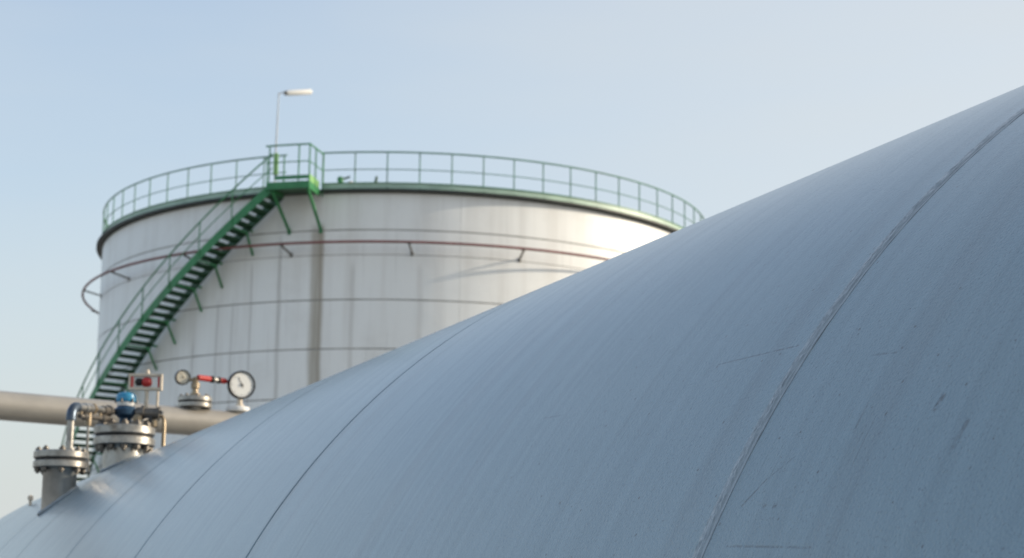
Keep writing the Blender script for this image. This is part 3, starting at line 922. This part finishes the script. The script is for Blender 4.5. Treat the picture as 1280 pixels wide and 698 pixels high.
# side body and carrier bar
MB().lathe((0.045, 0, 0.058), (1, 0, 0), [(0.026, 0), (0.026, 0.02), (0.034, 0.022), (0.034, 0.034), (0.024, 0.036), (0.024, 0.09), (0.030, 0.092), (0.030, 0.10)], 20).build('side_body', M['bolt'], val)
MB().box((0.094, 0, hz(514.5)), (0.062, 0.022, 0.005)).build('carrier_bar', M['black'], val)
MB().lathe((0.084, 0, hz(514.5) + 0.0055), (0, 0, 1), [(0.0085, 0), (0.0085, hz(487) - hz(514.5) - 0.007)], 12).build('stem', M['beige'], val)
MB().lathe((0.131, 0, hz(514.5) + 0.0055), (0, 0, 1), [(0.006, 0), (0.006, hz(487) - hz(514.5) - 0.007)], 10).build('support_post', M['beige'], val)
# indicator frame: four bars
x0, x1, z0, z1 = 0.007, 0.149, hz(487), hz(466)
fr = MB()
fr.box(((x0 + x1) / 2, 0, z0 + 0.006), ((x1 - x0) / 2, 0.014, 0.006))
fr.box(((x0 + x1) / 2, 0, z1 - 0.006), ((x1 - x0) / 2, 0.014, 0.006))
fr.box((x0 + 0.005, 0, (z0 + z1) / 2), (0.005, 0.0135, (z1 - z0) / 2 - 0.0122))
fr.box((x1 - 0.005, 0, (z0 + z1) / 2), (0.005, 0.0135, (z1 - z0) / 2 - 0.0122))
frame = fr.build('indicator_frame', M['beige'], val, smooth=0, bevel=0.002)
zc2 = (z0 + z1) / 2
MB().box((x0 + 0.0155, 0, zc2), (0.005, 0.012, 0.0225)).build('red_strip', M['red'], frame, smooth=0)
MB().box((x1 - 0.0145, 0, zc2), (0.004, 0.012, 0.0225)).build('red_strip', M['red'], frame, smooth=0)
MB().lathe((x0 + 0.03, 0, zc2), (1, 0, 0), [(0.010, 0), (0.016, 0.004), (0.016, 0.022), (0.012, 0.026)], 16).build('dark_collar', M['gasket'], frame)
MB().lathe((x0 + 0.057, 0, zc2), (1, 0, 0), [(0.013, 0), (0.019, 0.004), (0.021, 0.018), (0.019, 0.034), (0.012, 0.04)], 20).build('red_knob', M['red'], frame)
MB().lathe((0.084, 0, z1 + 0.0005), (0, 0, 1), [(0.010, 0), (0.010, 0.008), (0.006, 0.018)], 12).build('top_nut', M['beige'], frame)
# drain tube bending down at the right
MB().tube([(0.145, 0, hz(520)), (0.156, 0, hz(520)), (0.163, 0, hz(524)), (0.164, 0, hz(532)), (0.164, 0, hz(566))], 0.0085, 10).build('drain_tube', M['brass'], val)
MB().lathe((0.06, -0.03, 0.030), (0, -1, 0), [(0.014, 0), (0.014, 0.012), (0.019, 0.014), (0.019, 0.022), (0.008, 0.024), (0.008, 0.034)], 8).build('bleed_screw', M['brass'], val)
MB().box((0.100, -0.012, 0.030), (0.016, 0.014, 0.016)).build('solenoid_block', M['black'], val, bevel=0.002)
MB().tube([(0.100, -0.027, 0.032), (0.085, -0.045, 0.024), (0.062, -0.046, 0.012), (0.03, -0.044, 0.02)], 0.004, 8).build('signal_tube', M['steel'], val)
MB().lathe((0.120, 0, hz(534)), (0, 0, 1), [(0.014, 0), (0.018, 0.004), (0.018, 0.03), (0.010, 0.034)], 10).build('drain_cock', M['brass'], val)

# ------------------------------------------------------------------ vent plug on the far crown
vpg = thing('vent_plug', 'tiny pale vent plug on the far end of the vessel at the left edge', 'plug', (-2.19, 8.80, 3.205))
MB().lathe((0, 0, -0.02), (0, 0, 1), [(0.007, 0), (0.007, 0.05), (0.013, 0.052), (0.013, 0.068), (0.005, 0.074)], 12).build('stem', M['beige'], vpg)

# ------------------------------------------------------------------ the pipeline crossing behind
PA = Vector((-2.92, 10.91, 3.95))
PD = Vector((math.cos(R(33.69)), math.sin(R(33.69)), 0))
PR = 0.084
line = thing('overhead_pipe', 'thick beige horizontal pipe crossing behind the vessel nozzles', 'pipe', (PA.x, PA.y, 0))


def on_pipe(t, dz=0.0):
    return PD * t + Vector((0, 0, PA.z + dz))


MB().tube([on_pipe(-9), on_pipe(-2.5), on_pipe(0), on_pipe(3), on_pipe(9)], PR, 40).build('pipe', M['pipe'], line)
for t in (-8.0, -2.2, 5.5):
    pb = MB().box(on_pipe(t, -PR - 0.04), (0.14, 0.06, 0.03))
    b = on_pipe(t, 0)
    pb.box((b.x, b.y, (PA.z - PR - 0.07) / 2), (0.05, 0.05, (PA.z - PR - 0.07) / 2))
    pb.box((b.x, b.y, 0.012), (0.15, 0.15, 0.012))
    pb.build('support', M['pole'], line, smooth=0)

# ------------------------------------------------------------------ gauges on the pipeline
tocam = Vector((0.50, -1, -0.05)).normalized()           # dials face the walkway, turned a little to the right


def gauge(label, base, cx, cz, rad, dial_mat, parts):
    t = thing('pressure_gauge', label, 'gauge', base, 'pressure gauges on the pipe')
    parts(t)
    c = Vector((cx, -0.012, cz))
    ax = tocam
    MB().lathe(c - ax * 0.02, ax, [(rad * 0.9, 0), (rad, 0.006), (rad, 0.030), (rad * 0.96, 0.036), (rad * 0.88, 0.036), (rad * 0.86, 0.0265)], 48).build('case', M['black'], t)
    face = MB().lathe(c + ax * 0.007, ax, [(rad * 0.855, 0), (rad * 0.855, 0.002)], 48).build('dial', dial_mat, t)
    X = Vector((0, 0, 1)).cross(ax).normalized()
    Z = X.cross(-ax).normalized()
    if Z.z < 0:
        Z = -Z
    tk = MB()
    for i in range(25):
        a = R(-225 + 270 * i / 24)
        dirv = X * math.cos(a) + Z * math.sin(a)
        l0 = 0.66 if i % 4 == 0 else 0.73
        pm_ = c + ax * 0.0096 + dirv * rad * (l0 + 0.80) / 2
        tk.box(pm_, (rad * (0.80 - l0) / 2, rad * (0.014 if i % 4 == 0 else 0.008), 0.0004), (dirv, ax.cross(dirv), ax))
    tk.build('scale_marks', M['black'], face, smooth=0)
    a = R(118)
    dirv = X * math.cos(a) + Z * math.sin(a)
    nd = MB().box(c + ax * 0.0115 + dirv * rad * 0.2, (rad * 0.42, rad * 0.018, 0.0006), (dirv, ax.cross(dirv), ax))
    nd.lathe(c + ax * 0.0125, ax, [(rad * 0.09, 0), (rad * 0.09, 0.003), (rad * 0.05, 0.005)], 14)
    nd.build('needle', M['black'], face, smooth=0)
    return t


g1 = on_pipe(1.203, PR - 0.004) + Vector((PA.x, PA.y, 0))
g2 = on_pipe(1.49, PR - 0.004) + Vector((PA.x, PA.y, 0))


def small_parts(t):
    MB().lathe((0, 0, -0.03), (0, 0, 1), [(0.045, 0), (0.045, 0.035)], 20).build('branch_stub', M['pipe'], t)
    fp = [(0.100, 0), (0.104, 0.003), (0.104, 0.025), (0.100, 0.028)]
    MB().lathe((0, 0, 0.0055), (0, 0, 1), fp, 40).build('lower_flange', M['steel'], t)
    MB().lathe((0, 0, 0.034), (0, 0, 1), [(0.096, 0), (0.096, 0.008)], 32).build('gasket', M['gasket'], t)
    MB().lathe((0, 0, 0.0425), (0, 0, 1), fp, 40).build('upper_flange', M['steel'], t)
    bm = None
    for i in range(8):
        a = 2 * math.pi * (i + 0.4) / 8
        p = (0.084 * math.cos(a), 0.084 * math.sin(a), 0)
        if bm is None:
            bm = MB().lathe((0, 0, 0.071), (0, 0, 1), [(0.011, 0), (0.011, 0.008), (0.006, 0.010), (0.006, 0.015)], 6).build('bolt', M['bolt'], t, loc=p)
        else:
            link_copy(bm, t, loc=p)
    MB().lathe((0, 0, 0.071), (0, 0, 1), [(0.033, 0), (0.033, 0.02), (0.020, 0.022), (0.018, 0.05), (0.027, 0.055), (0.027, 0.085), (0.017, 0.092), (0.019, 0.12), (0.010, 0.125)], 14).build('needle_valve', M['brass'], t)
    MB().tube([(0.0, 0, 0.172), (-0.04, -0.004, 0.18)], 0.011, 10).build('gauge_connector', M['brass'], t)


gauge('small yellowed pressure gauge above bolted flange left of the red tube', g1, -0.078, 0.190, 0.047, M['dial_old'], small_parts)


def large_parts(t):
    MB().lathe((0, 0, -0.03), (0, 0, 1), [(0.04, 0), (0.04, 0.032)], 20).build('branch_stub', M['pipe'], t)
    MB().lathe((0, 0, 0.0025), (0, 0, 1), [(0.068, 0), (0.075, 0.006), (0.075, 0.026), (0.07, 0.031)], 36).build('white_flange', M['white'], t)
    MB().lathe((0.012, 0, 0.034), (0, 0, 1), [(0.026, 0), (0.026, 0.016), (0.016, 0.018), (0.016, 0.055)], 6).build('neck', M['beige'], t)


gauge('large round white-faced pressure gauge with black rim at the right end of the red tube', g2, 0.02, 0.170, 0.088, M['dial'], large_parts)

# red tube between the two gauges
r0 = g1 + Vector((0.012, -0.01, 0.190))
r1 = g2 + Vector((-0.068, -0.02, 0.190))
red = thing('red_tube', 'short red tube with dark joints linking the two pressure gauges', 'tube', r0)
dv = r1 - r0
LL = dv.length
dn = dv.normalized()
MB().lathe((0, 0, 0), dn, [(0.013, 0), (0.018, 0.004), (0.018, LL * 0.42), (0.013, LL * 0.43)], 16).build('sleeve', M['red'], red)
MB().lathe(dn * (LL * 0.435), dn, [(0.014, 0), (0.022, 0.004), (0.022, LL * 0.09), (0.014, LL * 0.1)], 12).build('joint', M['gasket'], red)
MB().lathe(dn * (LL * 0.54), dn, [(0.016, 0), (0.016, LL * 0.12)], 14).build('steel_collar', M['steel'], red)
MB().lathe(dn * (LL * 0.665), dn, [(0.014, 0), (0.021, 0.003), (0.021, LL * 0.07), (0.014, LL * 0.075)], 12).build('joint', M['gasket'], red)
MB().lathe(dn * (LL * 0.745), dn, [(0.013, 0), (0.018, 0.003), (0.018, LL * 0.18), (0.009, LL * 0.255)], 16).build('sleeve', M['red'], red)
